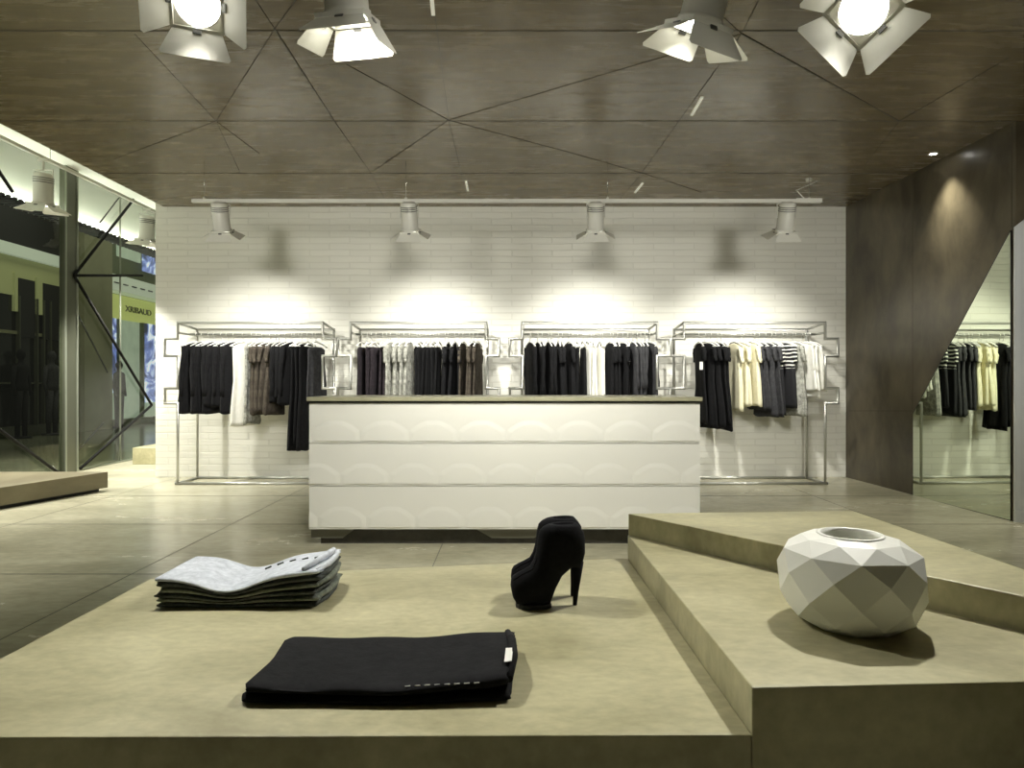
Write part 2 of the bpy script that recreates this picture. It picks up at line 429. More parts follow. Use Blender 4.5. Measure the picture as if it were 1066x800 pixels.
# near, dark shop on the left
zt = mx(0, 275).z
shop = empty('dark_shopfront', (XM, mx(30, 400).y, 0), 'dark shopfront across the mall at the left edge of the window', 'shopfront')
def child(mb, name, m, par, dz=0):
    me = mb
    me.v = [(v[0]-par.location.x, v[1]-par.location.y, v[2]-par.location.z) for v in me.v]
    return me.build(name, m, par)
child(MB().box(XM, XM+.05, 9, mx(76, 400).y, 0, 3.1), 'shop_glass', M_dark, shop)
child(MB().box(XM, XM+.06, 9, mx(76, 400).y, 4.2, 7.9), 'upper_facade', M_black, shop)
child(MB().box(XM, XM+.20, 9, mx(76, 400).y, 3.95, 4.2), 'ledge', M_fasc, shop)
M_yg = mat('yellow_green_plaster', (.34, .36, .17), .5, emit=(.4, .43, .2), es=.18)  # plaster given a slight glow in place of light falling on it
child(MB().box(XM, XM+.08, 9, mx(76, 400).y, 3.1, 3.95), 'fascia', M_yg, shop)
for a, b in ((15, 32), (40, 63)):
    child(mpanel(a, b, 300, 345, .10, zt=3.50, zb=2.2), 'window', M_black, shop)
for a, b in ((33, 39), (10, 13)):
    child(mpanel(a, b, 300, 345, .12, zt=3.6, zb=2.75), 'pilaster', M_yg, shop)
for a in (14, 33, 40, 47):
    child(mpanel(a, a+1, 300, 345, .14, zt=3.1, zb=.1), 'mullion', M_finm, shop)
child(MB().box(XM+.05, XM+.09, 9, mx(63, 400).y, 2.25, 2.32), 'transom', M_oliv, shop)
child(MB().box(XM+.05, XM+.09, 9, mx(63, 400).y, 1.15, 1.19), 'transom', M_finm, shop)
child(MB().box(XM, XM+.3, 9, mx(63, 400).y, 0, .22), 'base', M_finm, shop)
# lit interior bits: mannequins behind the dark glass (stand just in front of it)
def mannequin(px, h, X, m, label, w=1.):
    p = onx(px, 400, X)
    o = empty('mannequin', (p.x, p.y, 0), label, 'mannequin', 'dark mannequins across the mall')
    def rg(z, rx, ry, cx=0): return [Vector((cx+rx*math.cos(t*PI/6), ry*math.sin(t*PI/6), z*h/1.8)) for t in range(12)]
    b = MB().loft([rg(.95, .10, .16), rg(1.05, .11, .17), rg(1.2, .10, .13), rg(1.38, .12, .18), rg(1.48, .09, .19), rg(1.52, .05, .06), rg(1.58, .05, .05), rg(1.64, .08, .08), rg(1.72, .09, .085), rg(1.8, .04, .04)])
    b.build('body', m, o)
    for s in (-1, 1):
        MB().tube([(0, s*.08, .95*h/1.8), (0, s*.10, .5*h/1.8), (0, s*.11, .04)], [.09, .06, .045], 8).build('leg', m, o)
        MB().tube([(0, s*.19, 1.45*h/1.8), (0, s*.24, 1.1*h/1.8), (.05, s*.22, .85*h/1.8)], [.045, .038, .028], 8).build('arm', m, o)
    MB().lathe([(.02, 0), (.2, 0), (.2, .03), (.02, .04)], 16).build('base', m, o)
    return o
mannequin(22, 1.9, XM+.55, C_black2, 'dark mannequin across the mall, left one behind the window post')
mannequin(54, 1.9, XM+.55, C_char, 'dark mannequin across the mall, right one near the window post')
# olive pillar
pa, pb = mx(77, 440, -10.6), mx(107, 440, -10.6)
MBp = MB().box(-11.0, -10.35, pa.y, pb.y, 0, 7.6)
pil = MBp.build('mall_pillar', M_oliv); tag(pil, 'olive green square pillar seen across the mall', 'pillar')
# lit shop with sign and posters
ls = empty('lit_shopfront', (XM, mx(135, 400).y, 0), 'bright shopfront across the mall with blue posters and yellow green sign', 'shopfront')
ya, yb = mx(108, 400).y, mx(175, 400).y
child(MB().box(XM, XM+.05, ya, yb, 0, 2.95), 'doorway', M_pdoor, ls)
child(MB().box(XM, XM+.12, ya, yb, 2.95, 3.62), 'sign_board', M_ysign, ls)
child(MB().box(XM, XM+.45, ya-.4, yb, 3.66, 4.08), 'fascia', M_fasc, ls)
dd = MB(); y = ya-.3
while y < yb: child(MB().box(XM+.45, XM+.47, y, y+.22, 3.84, 3.87), 'fascia_slot', M_rod, ls); y += .42
M_dgreen = mottled('dark_green_upper', (.05, .07, .025), (.10, .13, .05), rough=.3, scale=1.)
child(MB().box(XM, XM+.05, ya, yb, 4.08, 7.5), 'upper_facade', M_dgreen, ls)
child(MB().box(XM, XM+.1, mx(119, 400).y, mx(143, 400).y, 4.7, 7.5), 'upper_window', M_pdoor, ls)
for a, b, z0, z1 in ((108, 116, .9, 2.95), (145, 160, .6, 2.95), (108, 115, 5.0, 7.5), (146, 160, 4.5, 7.0)):
    child(mpanel(a, b, 300, 430, .14, zt=z1, zb=z0), 'poster', M_poster, ls)
for a in (117.5, 143.5):
    child(mpanel(a, a+1.3, 300, 430, .16, zt=2.95, zb=0), 'mullion', M_dgreen, ls)
child(MB().box(XM, XM+.35, ya, yb, 0, .18), 'base', M_dgreen, ls)
# sign lettering, legible only in part and seen mirrored
tc = bpy.data.curves.new('sign_lettering', 'FONT'); tc.body = 'XRIBAUD'; tc.size = .24; tc.extrude = .01; tc.align_x = 'CENTER'
to = bpy.data.objects.new('sign_lettering_src', tc); col.objects.link(to)
bpy.context.view_layer.update()
me = bpy.data.meshes.new_from_object(to.evaluated_get(bpy.context.evaluated_depsgraph_get()))
bpy.data.objects.remove(to)
me.name = 'sign_lettering'; me.materials.clear(); me.materials.append(M_letter)
lo = bpy.data.objects.new('sign_lettering', me); col.objects.link(lo); lo.parent = ls
# stand the text on the wall facing +X
y0 = (mx(126, 400).y+mx(153, 400).y)/2
wtxt = mx(153, 400).y-mx(126, 400).y
sx = wtxt/max(.1, (max(v.co.x for v in me.vertices)-min(v.co.x for v in me.vertices)))
for v in me.vertices:
    x, yy, zz = v.co; v.co = (.13+zz, x*sx, 3.20+yy-0)
me.flip_normals()
lo.location = (0, y0-ls.location.y, 0)
mannequin(124, 1.75, XM+.6, C_black, 'black clad mannequin at the doorway of the bright shopfront')

# ------------------------------------------------------------------ low platforms by the window
def platform(name, poly, z0, z1, label, recess=True, m=M_plat, group=None):
    cx_ = sum(p[0] for p in poly)/len(poly); cy_ = sum(p[1] for p in poly)/len(poly)
    o = empty(name, (cx_, cy_, 0), label, 'platform', group)
    b = MB().prism([(p[0]-cx_, p[1]-cy_) for p in poly], z0, z1).build('slab', m, o); bevel(b, .004)
    if z0 > 0:
        MB().prism([((p[0]-cx_)*.9, (p[1]-cy_)*.985) for p in poly], 0, z0).build('plinth', M_black, o)
    return o
c0 = onz(0, 528, .035); c1 = onz(100, 511, .035)
d = (c1-c0)
near = c0-d*2.2
zt_ = .205
platform('window_platform', [(near.x, near.y), (c1.x, 7.24), (-5.55, 7.24), (-5.55, near.y)], .035, zt_, 'low wooden platform beside the window at the left edge', m=mottled('oak_platform', (.17, .145, .09), (.26, .23, .15), rough=.3, scale=3, stretch=(1, .2, 1)))
o = MB().prism([(-5.42, 9.6), (-4.6, 9.6), (-4.6, 10.3), (-5.42, 10.3)], 0, .24).build('window_bench', M_plat); bevel(o, .006)
tag(o, 'small low box bench behind the left end of the brick wall', 'bench')

# ------------------------------------------------------------------ display platforms in front
HL, HM, HU = .50, .587, .666
v_in = onz(653.5, 557, HM)                         # inner far corner
c_f = onz(783, 716, HM)                            # near corner
lowp = [(-1.215, 1.235), (c_f.x-.001, 1.245), (v_in.x-.001, v_in.y), (-1.205, 2.24)]
midf = onz(1066, 710, HM)
dm = Vector((midf.x-c_f.x, midf.y-c_f.y))
mr_ = (c_f.x+dm.x*4.2, c_f.y+dm.y*4.2)
uf0 = onz(654, 535, HU); uf1 = onz(1066, 621, HU); ub0 = onz(888, 532, HU); ub1 = onz(1066, 593, HU)
du = Vector((uf1.x-uf0.x, uf1.y-uf0.y)); db = Vector((ub1.x-ub0.x, ub1.y-ub0.y))
den = du.x*db.y-du.y*db.x
tq = ((ub0.x-uf0.x)*db.y-(ub0.y-uf0.y)*db.x)/den
tip = (uf0.x+du.x*tq, uf0.y+du.y*tq)              # both edges of the upper wedge meet here, beyond the frame
midp = [(c_f.x, c_f.y), (tip[0], c_f.y+dm.y*1.7), (tip[0], tip[1]-.001), (uf0.x+.004, uf0.y-.004), (v_in.x, v_in.y)]
upp = [(uf0.x, uf0.y), tip, (ub0.x, ub0.y)]
if tip[1] < c_f.y+dm.y*1.7: midp = [(c_f.x, c_f.y), (tip[0]-.02, c_f.y+dm.y*1.7), (uf0.x+.004, uf0.y-.004), (v_in.x, v_in.y)]
print('TIP', tip, c_f)
o = MB().prism(lowp, 0, HL).build('low_display_platform', M_plat); bevel(o, .003); tag(o, 'wide low concrete platform carrying the folded jeans, trousers and shoes', 'platform', 'stepped display platforms')
o = MB().prism(midp, 0, HM).build('middle_display_platform', M_plat); bevel(o, .003); tag(o, 'concrete platform one step higher carrying the white faceted vase', 'platform', 'stepped display platforms')
o = MB().prism(upp, 0, HU).build('upper_display_platform', M_plat); bevel(o, .003); tag(o, 'highest angular concrete platform behind the white vase', 'platform', 'stepped display platforms')

# ------------------------------------------------------------------ counter
YC = 4.75
xl = (321-CX)/F*YC; xr = (729.5-CX)/F*YC
zb = H-152*YC/F; zt = H-18*YC/F
cn = empty('cash_counter', ((xl+xr)/2, YC+.4, 0), 'long white cash counter with embossed front panels and stone top', 'counter')
ox, oy = cn.location.x, cn.location.y
hw = (xr-xl)/2
bevel(MB().box(-hw, hw, -.40+.03, .42, zb, zt).build('body', M_white, cn), .003)
bevel(MB().box(-hw-.006, hw+.006, -.425, .45, zt+.002, zt+.030).build('worktop', M_ctop, cn), .003)
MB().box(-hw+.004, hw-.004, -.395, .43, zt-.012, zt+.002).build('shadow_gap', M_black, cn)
rows = [(417.5, 462), (462, 506.5), (506.5, 552)]
def cap_h(u, v, cs, rw_, hh):
    # faceted mounds: a low fan of flat facets under a half polygon
    best = 0.
    for c in cs:
        x = (u-c)/rw_; z = v/hh
        if z < 0: continue
        r = .55*math.sqrt(x*x+z*z)+.45*max(abs(x)*.52+z*.86, z*1.02, abs(x)*.98)
        if r < 1:
            h = min(1, (1-r)*5)*.35+(1-r)*.65
            best = max(best, h)
    return best
for k, (pt, pb) in enumerate(rows):
    z1 = H-(pt-CY)*YC/F-.003; z0 = H-(pb-CY)*YC/F+.003
    nx, nz = 330, 40
    sp = .345; offx = [.19, 0.05, .235][k]
    cs = [-hw+offx+sp*i-sp for i in range(11)]
    vs = []; fs = []
    for j in range(nz+1):
        for i in range(nx+1):
            u = -hw+.003+(2*hw-.006)*i/nx; t = j/nz; v = t*(z1-z0)
            hgt = cap_h(u, v-.012, cs, .178, (z1-z0)*.50)
            vs.append((u, -.37-.020-.0105*hgt, z0+v))
    for j in range(nz):
        for i in range(nx):
            a = j*(nx+1)+i; fs.append((a, a+1, a+nx+2, a+nx+1))
    m = MB().add(vs, fs)
    m.box(-hw+.003, hw-.003, -.389, -.365, z0, z1)
    m.build('front_panel', M_white, cn)
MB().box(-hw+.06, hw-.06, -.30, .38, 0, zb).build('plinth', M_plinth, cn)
for (a, b, c_, d_) in ((323, 370, 323, 356), (493, 572, 512, 556)):
    x = [(q-CX)/F*(YC+.05)-ox for q in (a, b, c_, d_)]
    pts = [(x[0], -.33, zb-.001), (x[2], -.33, .045), (x[3], -.33, .045), (x[1], -.33, zb-.001)]
    MB().slab(pts, (0, .03, 0)).build('plinth_bracket', M_plinth2, cn, True)

# ------------------------------------------------------------------ spotlights
def orient(aim, roll=0):
    z = -Vector(aim).normalized()                 # local -Z looks along aim
    up = Vector((0, 0, 1)) if abs(z.z) < .98 else Vector((0, 1, 0))
    x = up.cross(z).normalized(); y = z.cross(x)
    return Matrix((x, y, z)).transposed() @ Matrix.Rotation(roll, 3, 'Z')
def spotlight(pos, aim, label, group, zt_track, roll=0, energy=100, size=70, s=1., flaps=(50, 50, 50, 50), blend=.5, sq=.10, fl=.115, light_aim=None, color=(1, .98, .90), rad=.05, loff=.15):
    root = empty('barn_door_spotlight', pos, label, 'spotlight', group)
    M = orient(aim, roll).to_4x4()
    # body: local -Z is the beam
    b = MB().lathe([(.02*s, .25*s), (.06*s, .255*s), (.082*s, .235*s), (.086*s, .20*s), (.086*s, -.02*s), (.092*s, -.022*s), (.092*s, -.041*s), (.088*s, -.041*s), (.086*s, -.014*s), (.002*s, -.012*s)], 28, M)
    b.build('housing', M_lamp, root)
    rg = MB()
    for z in (.205, .185, .165): rg.lathe([(.086*s, (z-.004)*s), (.0895*s, (z-.003)*s), (.0895*s, (z+.003)*s), (.086*s, (z+.004)*s)], 28, M)
    rg.build('cooling_fins', M_lampdark, root)
    q = sq*s
    fr_ = MB()
    for (x0, x1, y0, y1) in ((-q, q, q-.012*s, q), (-q, q, -q, -q+.012*s), (-q, -q+.012*s, -q+.012*s, q-.012*s), (q-.012*s, q, -q+.012*s, q-.012*s)):
        fr_.box(x0, x1, y0, y1, -.058*s, -.04*s, M)
    # square plate with a round hole, faced behind the flaps
    n = 32; o1 = []; i1 = []
    for j in range(n):
        t = 2*PI*j/n; c, sn = math.cos(t), math.sin(t); k = min(1/max(abs(c), 1e-6), 1/max(abs(sn), 1e-6))
        o1.append(M @ Vector((c*k*q*.98, sn*k*q*.98, -.042*s))); i1.append(M @ Vector((c*.086*s, sn*.086*s, -.042*s)))
    fr_.loft([o1, i1], cap=False, smooth=False)
    fr_.build('front_frame', M_lamp, root)
    ln = MB().lathe([(.001*s, -.034*s), (.04*s, -.032*s), (.084*s, -.024*s), (.084*s, -.018*s), (.001*s, -.017*s)], 28, M)
    ln.build('lens', M_lens, root)
    for k in range(4):
        ang = R(flaps[k]); Rk = Matrix.Rotation(k*PI/2, 4, 'Z')
        w0, w1, L_ = q*.94, q*1.32, fl*s
        # hinge on side -Y; opening outward by ang from straight ahead
        def P(u, l, t): return M @ (Rk @ Vector((u, -q-l*math.sin(ang)-t*math.cos(ang), -.06*s-l*math.cos(ang)+t*math.sin(ang))))
        th = .0016*s
        pts = [(-w0, 0), (w0, 0), (w1, L_*.90), (w1*.94, L_), (-w1*.94, L_), (-w1, L_*.90)]
        vs = [P(u, l, 0) for u, l in pts]+[P(u, l, th) for u, l in pts]; n6 = 6
        f = MB().add(vs, [tuple(range(n6)), tuple(range(2*n6-1, n6-1, -1))]+[(i, n6+i, n6+(i+1) % n6, (i+1) % n6) for i in range(n6)])
        fo = f.build('barn_door', M_flap, root, True)
        hb = MB().add([P(u, l, t) for u in (-.016*s, .016*s) for l in (-.006*s, .012*s) for t in (-.004*s, .006*s)], [(0, 1, 3, 2), (4, 6, 7, 5), (0, 4, 5, 1), (2, 3, 7, 6), (0, 2, 6, 4), (1, 5, 7, 3)])
        hb.build('hinge', M_lampdark, fo, True)
    # yoke and stem up to the track
    c = M @ Vector((0, 0, .10*s)); xa = (M.to_3x3() @ Vector((1, 0, 0))); xa.z = 0
    xa = xa.normalized() if xa.length > .1 else Vector((1, 0, 0))
    top = Vector((c.x, c.y, zt_track-pos[2]))
    ytop = Vector((c.x, c.y, min(top.z-.02, c.z+.17*s+.02)))
    yk = MB()
    for s_ in (-1, 1):
        e = c+xa*s_*.094*s
        yk.tube([e-xa*s_*.012*s, e, Vector((e.x, e.y, ytop.z)), ytop], .006*s, 6)
    yk.build('yoke', M_lamp, root)
    MB().tube([ytop-Vector((0, 0, .004)), top], .011*s, 10).build('stem', M_lamp, root)
    MB().box(c.x-.05*s, c.x+.05*s, c.y-.018, c.y+.018, top.z-.028, top.z).build('track_adapter', M_lamp, root)
    ld = bpy.data.lights.new('spotlight_lamp', 'SPOT'); ld.energy = energy; ld.spot_size = R(size); ld.spot_blend = blend
    ld.color = color; ld.shadow_soft_size = rad
    lo = bpy.data.objects.new('spotlight_lamp', ld); col.objects.link(lo)
    a2 = Vector(light_aim or aim).normalized()
    lo.rotation_mode = 'QUATERNION'; lo.rotation_quaternion = a2.to_track_quat('-Z', 'Y')
    lo.parent = root; lo.location = Vector(aim).normalized()*(loff*s)
    return root
ZT = 2.93; YT = 6.6
def track(name, x0, x1, Y, label):
    o = empty(name, ((x0+x1)/2, Y, ZT), label, 'lighting track')
    h = (x1-x0)/2
    MB().box(-h, h, -.018, .018, 0, .034).build('rail', M_lamp, o)
    for i in range(4):
        x = -h+.12+(2*h-.24)*i/3
        MB().tube([(x, 0, .03), (x, 0, ZC-ZT)], .003, 6).build('suspension_wire', M_steel, o)
        MB().lathe([(.001, .05), (.014, .05), (.014, .034), (.001, .034)], 10, Matrix.Translation((x, 0, 0))).build('wire_clip', M_lamp, o)
    return o
xa_ = (200-CX)/F*YT; xb_ = (855-CX)/F*YT
tk = track('lighting_track', xa_, xb_, YT, 'long white suspended lighting track in front of the brick wall')
# feed cable and its ceiling rose
rs = onz(842, 186, ZC)
cbx = (838-CX)/F*YT-tk.location.x
MB().tube([(rs.x-tk.location.x, rs.y-YT, ZC-ZT-.01), (rs.x-tk.location.x-.05, .2, .28), (cbx-.06, .06, .14), (cbx, 0, .034)], .006, 8).build('feed_cable', M_lamp, tk)
MB().lathe([(.001, .0), (.035, .0), (.028, -.03), (.001, -.034)], 16, Matrix.Translation((rs.x-tk.location.x, rs.y-YT, ZC-ZT))).build('ceiling_rose', M_lamp, tk)
MB().box(cbx-.09, cbx+.16, -.022, .022, -.002, .040).build('end_feed', M_lamp, tk)
track('lighting_track', -2.6, 2.6, 2.78, 'long white suspended lighting track above the display platforms')

rack_px = [(185, 336), (365, 506), (544, 684), (712, 859)]
YRK = 7.67
names = ['leftmost', 'left middle', 'right middle', 'rightmost']
for i, (lx, tx) in enumerate(((231, 268), (427, 450), (620, 615), (817, 772))):
    p = at(lx, 236, YT)
    tgt = at(tx, 400, 8.1); tgt.z = 1.35
    dv = tgt-p
    spotlight(tuple(p), (dv.x*.35, dv.y*.38, dv.z), 'small white barn door spotlight on the far track, aimed at the %s rack' % names[i],
              'spotlights on the far track', ZT, energy=225, size=86, s=.92, flaps=(52, 62, 50, 62), light_aim=tuple(dv), blend=1., rad=.05)
# near row: two turned to the camera, two turned away
gN = 'large spotlights on the near track'
L1 = at(207, 3, 2.70); L2 = at(361, 6, 2.66); L3 = at(731, 14, 2.70); L4 = at(899, 10, 2.60)
spotlight(tuple(L1), (.22, -.84, -.50), 'large lit barn door spotlight facing the camera, leftmost on the near track', gN, ZT, energy=240, size=84, loff=.045, flaps=(52, 52, 54, 52), roll=R(3), blend=.6, s=1.0, light_aim=(.15, -.50, -.85))
spotlight(tuple(L2), (.06, .25, -.95), 'large barn door spotlight turned to the counter, second from left on the near track', gN, ZT, energy=165, size=85, flaps=(58, 25, 22, 40), roll=R(6), blend=.6, loff=.06, light_aim=(.10, .75, -.62))
spotlight(tuple(L3), (-.22, .30, -.93), 'large barn door spotlight turned away, third from left on the near track', gN, ZT, energy=165, size=85, flaps=(35, 50, 45, 60), roll=R(-12), blend=.6, loff=.09, light_aim=(-.10, .75, -.62))
spotlight(tuple(L4), (-.42, -.78, -.46), 'large lit barn door spotlight tilted towards the vase, rightmost on the near track', gN, ZT, energy=240, size=84, loff=.045, flaps=(52, 50, 50, 52), roll=R(-38), blend=.6, light_aim=(-.38, -.45, -.9))
# third track added out of view; its spotlights fill the wall and counter
tk3 = track('lighting_track', -3.4, 3.4, 1.75, 'added white lighting track for fill spotlights nearest the camera, out of sight above')
for i, (x, tx, tz) in enumerate(((-2.75, -2.75, 1.75), (0, 0, 1.75), (2.75, 2.75, 1.75))):
    dv = Vector((tx-x, 8.2-1.75, tz-2.62))
    spotlight((x, 1.80, 2.64), tuple(dv), 'added fill spotlight on the unseen nearest track, %s of three' % ['leftmost', 'middle one', 'rightmost'][i],
              'added fill spotlights on the nearest track', ZT, energy=380, size=64, s=1, flaps=(50, 60, 55, 60), blend=1., light_aim=tuple(dv), rad=.32)
# over the window
def wtrack():
    o = empty('lighting_track', (-5.15, 8, 3.62), 'white lighting track along the window ceiling', 'lighting track')
    MB().box(-.018, .018, -3.5, 3.2, 0, .034).build('rail', M_lamp, o)
    for y in (-3, -.5, 2.6): MB().tube([(0, y, .03), (0, y, .33)], .003, 6).build('suspension_wire', M_steel, o)
wtrack()
for i, (px, py) in enumerate(((45, 208), (153, 246), (-251, 87))):  # the last is out of view, added to brighten the floor at left
    p = onx(px, py, -5.15)
    spotlight(tuple(p), (-.10, .12, -1), ['white barn door spotlight above the window platform', 'white barn door spotlight above the window, beside the brick wall end', 'added unseen barn door spotlight above the window nearest the camera'][i],
              'spotlights above the window', 3.62, energy=(620 if i < 2 else 420), size=100, s=1.12, flaps=(55, 60, 55, 60), blend=.5, light_aim=(.02, .1, -1))
# recessed downlight by the right wall, and an added unseen one to brighten the floor
dp = onz(972, 160, ZC); dp.x = min(dp.x, 4.0)
M_dl = mat('downlight_lens', (1, 1, 1), .3, emit=(1, .98, .9), es=40)
for x, y, lab, e in ((dp.x, dp.y, 'small round recessed downlight in the ceiling beside the dark wall', 120), (3.9, 4.3, 'added unseen round downlight nearer the camera on the right', 130)):
    dl = empty('recessed_downlight', (x, y, ZC), lab, 'ceiling light')
    MB().lathe([(.030, .0), (.030, -.006), (.046, -.006), (.046, .0)], 24).build('trim_ring', M_lamp, dl)
    MB().lathe([(.001, -.002), (.030, -.002), (.030, .0), (.001, .0)], 24).build('lens', M_dl, dl)
    ld = bpy.data.lights.new('downlight_lamp', 'SPOT'); ld.energy = e; ld.spot_size = R(80); ld.spot_blend = .8; ld.color = (1, .97, .84); ld.shadow_soft_size = .03
    lo = bpy.data.objects.new('downlight_lamp', ld); col.objects.link(lo); lo.parent = dl; lo.location = (0, 0, -.012)

# ------------------------------------------------------------------ pipe racks
def rack(i):
    x0 = (rack_px[i][0]-CX)/F*YRK; x1 = (rack_px[i][1]-CX)/F*YRK
    cx_ = (x0+x1)/2; h = (x1-x0)/2
    o = empty('pipe_clothes_rack', (cx_, YRK+.22, 0), 'galvanised pipe clothes rack with square side loops, %s of four' % ['leftmost', 'second from left', 'third from left', 'rightmost'][i],
              'clothes rack', 'pipe racks against the brick wall')
    r = .0155; y0, y1 = -.22, .26
    def side(s, y, bumps):
        q = [(s*h, y, r)]
        if bumps:
            for (a, b) in ((.93, 1.10), (1.47, 1.665)):
                q += [(s*h, y, a), (s*(h+.145), y, a), (s*(h+.145), y, b), (s*h, y, b)]
        q.append((s*h, y, 1.85)); return q
    L_ = side(-1, y0, True); Rr = side(1, y0, True)
    MB().tube([(-h-.03, y0, r), (h+.03, y0, r)], r, 8).tube(L_+Rr[::-1], r, 8).build('front_frame', M_pipe, o)
    MB().tube([(-h-.0, y1, r), (h+.0, y1, r)], r, 8).tube([(-h, y1, r), (-h, y1, 1.81), (h, y1, 1.81), (h, y1, r)], r, 8).build('rear_frame', M_pipe, o)
    for s in (-1, 1):
        MB().tube([(s*h, y0, r), (s*h, y1, r)], r, 8).build('foot_bar', M_pipe, o)
        MB().tube([(s*h, y0, 1.85), (s*h, y1, 1.81)], r, 8).build('top_bar', M_pipe, o)
        MB().tube([(s*h, y0, 1.735), (s*h, y1, 1.735)], r*.8, 8).build('cross_bar', M_pipe, o)
    MB().tube([(-h, 0, 1.735), (h, 0, 1.735)], r*.85, 8).build('hanging_rail', M_pipe, o)
    return o
racks = [rack(i) for i in range(4)]
ZR = 1.747                                        # where hooks rest

# ------------------------------------------------------------------ hangers and garments
def hanger_proto(w):
    o = empty('coat_hanger', (0, 0, 0), None, 'hanger')
    k = [(0, .018*math.sin(a)*1.0, .0-.018+.018*math.cos(a)) for a in [PI*.0+PI*j/6 for j in range(-3, 4)]]
    pts = [(0, .018, -.02), (0, .013, -.006), (0, 0, .002), (0, -.013, -.006), (0, -.017, -.02), (0, -.008, -.035), (0, 0, -.045), (0, 0, -.108)]
    MB().tube(pts, .0042, 6).build('hook', M_hang, o)
    MB().tube([(0, -w, -.160), (0, -w*.55, -.125), (0, 0, -.102), (0, w*.55, -.125), (0, w, -.160)], [.006, .009, .010, .009, .006], 8).build('arms', M_hang, o)
    MB().tube([(0, -w, -.160), (0, 0, -.165), (0, w, -.160)], .005, 6).build('bar', M_hang, o)
    return o
HG = hanger_proto(.20)
hg_used = [False]
def put_hanger(x, y, rz, label, group):
    if hg_used[0]: o = copy_tree(HG)
    else: o = HG; hg_used[0] = True
    o.location = (x, y, ZR); o.rotation_euler.z = rz
    o['label'] = label; o['group'] = group
    return o
def garment_body(w, L_, th, neck, seed, flare=1.1, shoulder=.055, waist=None):
    rnd = random.Random(seed); n = 28
    ph = [rnd.uniform(0, 6.28) for _ in range(4)]; fr_ = [rnd.choice((3, 4, 5)), rnd.choice((6, 7, 8)), rnd.choice((9, 11))]
    zs = [0, .012, shoulder*.5, shoulder, shoulder+.05, .2, .3, .45, .6, .8, .95, 1.0]
    rings = []
    for z in zs:
        if z <= shoulder: hwid = neck+(w-neck)*math.sqrt(max(0, z/shoulder)) if z > 0 else neck; zz = z; t = .35+.65*z/shoulder; amp = 0
        else:
            f = (z-shoulder)/(1-shoulder); zz = shoulder+f*(L_-shoulder)
            hwid = w*(1-.08*math.sin(PI*min(1, f*1.6)))*(1+(flare-1)*f); t = 1+.25*f; amp = min(1, f*2)
            if waist: hwid *= 1-waist*math.exp(-((f-.45)/.18)**2)
        ring = []
        for j in range(n):
            a = 2*PI*j/n; c, s_ = math.cos(a), math.sin(a)
            fold = amp*(.22*math.sin(fr_[0]*a+ph[0])+.16*math.sin(fr_[1]*a+ph[1])+.10*math.sin(fr_[2]*a+ph[2]))
            tx = th*t*(1+fold*1.6); 
            hz = (.012*math.sin(3*a+ph[3]) if z == 1.0 else 0)
            ring.append(Vector((tx*(abs(c)**.8)*(1 if c > 0 else -1), hwid*(abs(s_)**.85)*(1 if s_ > 0 else -1)*(1+fold*.10), -zz+hz)))
        rings.append(ring)
    return MB().loft(rings)
def sleeve(side, w, L_, r, seed):
    rnd = random.Random(seed+side*3); q = []
    for k in range(7):
        f = k/6
        q.append((rnd.uniform(-.006, .006), side*(w-.015+.035*math.sin(f*1.5)+rnd.uniform(-.006, .006)), -.055-f*L_))
    return MB().tube(q, [r*(1-.35*k/6) for k in range(7)], 10)
KINDS = {  # half width, length, half thickness, neck, flare, shoulder, sleeve length, sleeve radius, start below hook, waist
    'jacket': (.205, .70, .040, .05, 1.12, .06, .58, .042, -.060, .0),
    'coat':   (.190, .78, .036, .04, 1.32, .09, .58, .036, -.050, .0),
    'dress':  (.185, .92, .030, .06, 1.28, .07, .16, .034, -.065, .10),
    'long_dress': (.175, 1.00, .030, .07, 1.25, .05, 0, .0, -.075, .10),
    'top':    (.180, .62, .028, .05, 1.22, .07, .18, .034, -.065, .0),
    'shirt':  (.190, .66, .028, .06, 1.06, .05, .48, .028, -.060, .0),
    'blouse': (.185, .66, .034, .05, 1.40, .10, .30, .045, -.050, .0),
    'camisole': (.165, .66, .026, .09, 1.15, .03, 0, .0, -.110, .0),
    'trousers': (.120, .80, .022, .11, 1.05, .02, 0, .0, -.118, .0),
}
cache = {}
def put_garment(kind, m, x, y, rz, label, cat, group, name, seed, length=None, thm=None):
    w, L_, th, neck, flare, sh, sl, sr, dz, waist = KINDS[kind]
    w *= .92
    if thm: th = min(th, thm); sr = min(sr, thm*1.15)
    if length: 
        sl = min(sl, length-.1) if sl else 0; L_ = length
    key = (kind, m.name, round(L_, 2), seed % 3, round(th, 3))
    if key in cache: o = copy_tree(cache[key])
    else:
        o = bpy.data.objects.new(name, None); o.empty_display_size = .05; col.objects.link(o)
        bd = garment_body(w, L_, th, neck, hash((kind, seed % 3)) % 97+seed % 3, flare, sh, waist)
        dz -= .056
        bd.v = [(a, b, c+dz) for a, b, c in bd.v]
        bd.build('bodice' if kind in ('dress', 'long_dress') else 'torso' if sl else 'panel', m, o)
        if sl:
            for s_ in (-1, 1):
                q = sleeve(s_, w, sl, sr, seed % 3); q.v = [(a, b, c+dz) for a, b, c in q.v]; q.build('sleeve', m, o)
        cache[key] = o
    o.name = name
    o.location = (x, y, ZR); o.rotation_euler = (R(random.uniform(-1.5, 1.5)), R(random.uniform(-2.5, 2.5)), rz)
    tag(o, label, cat, group)
    return o
ORD = ['first', 'second', 'third', 'fourth', 'fifth', 'sixth', 'seventh', 'eighth', 'ninth', 'tenth']
RN = ['leftmost rack', 'left middle rack', 'right middle rack', 'rightmost rack']
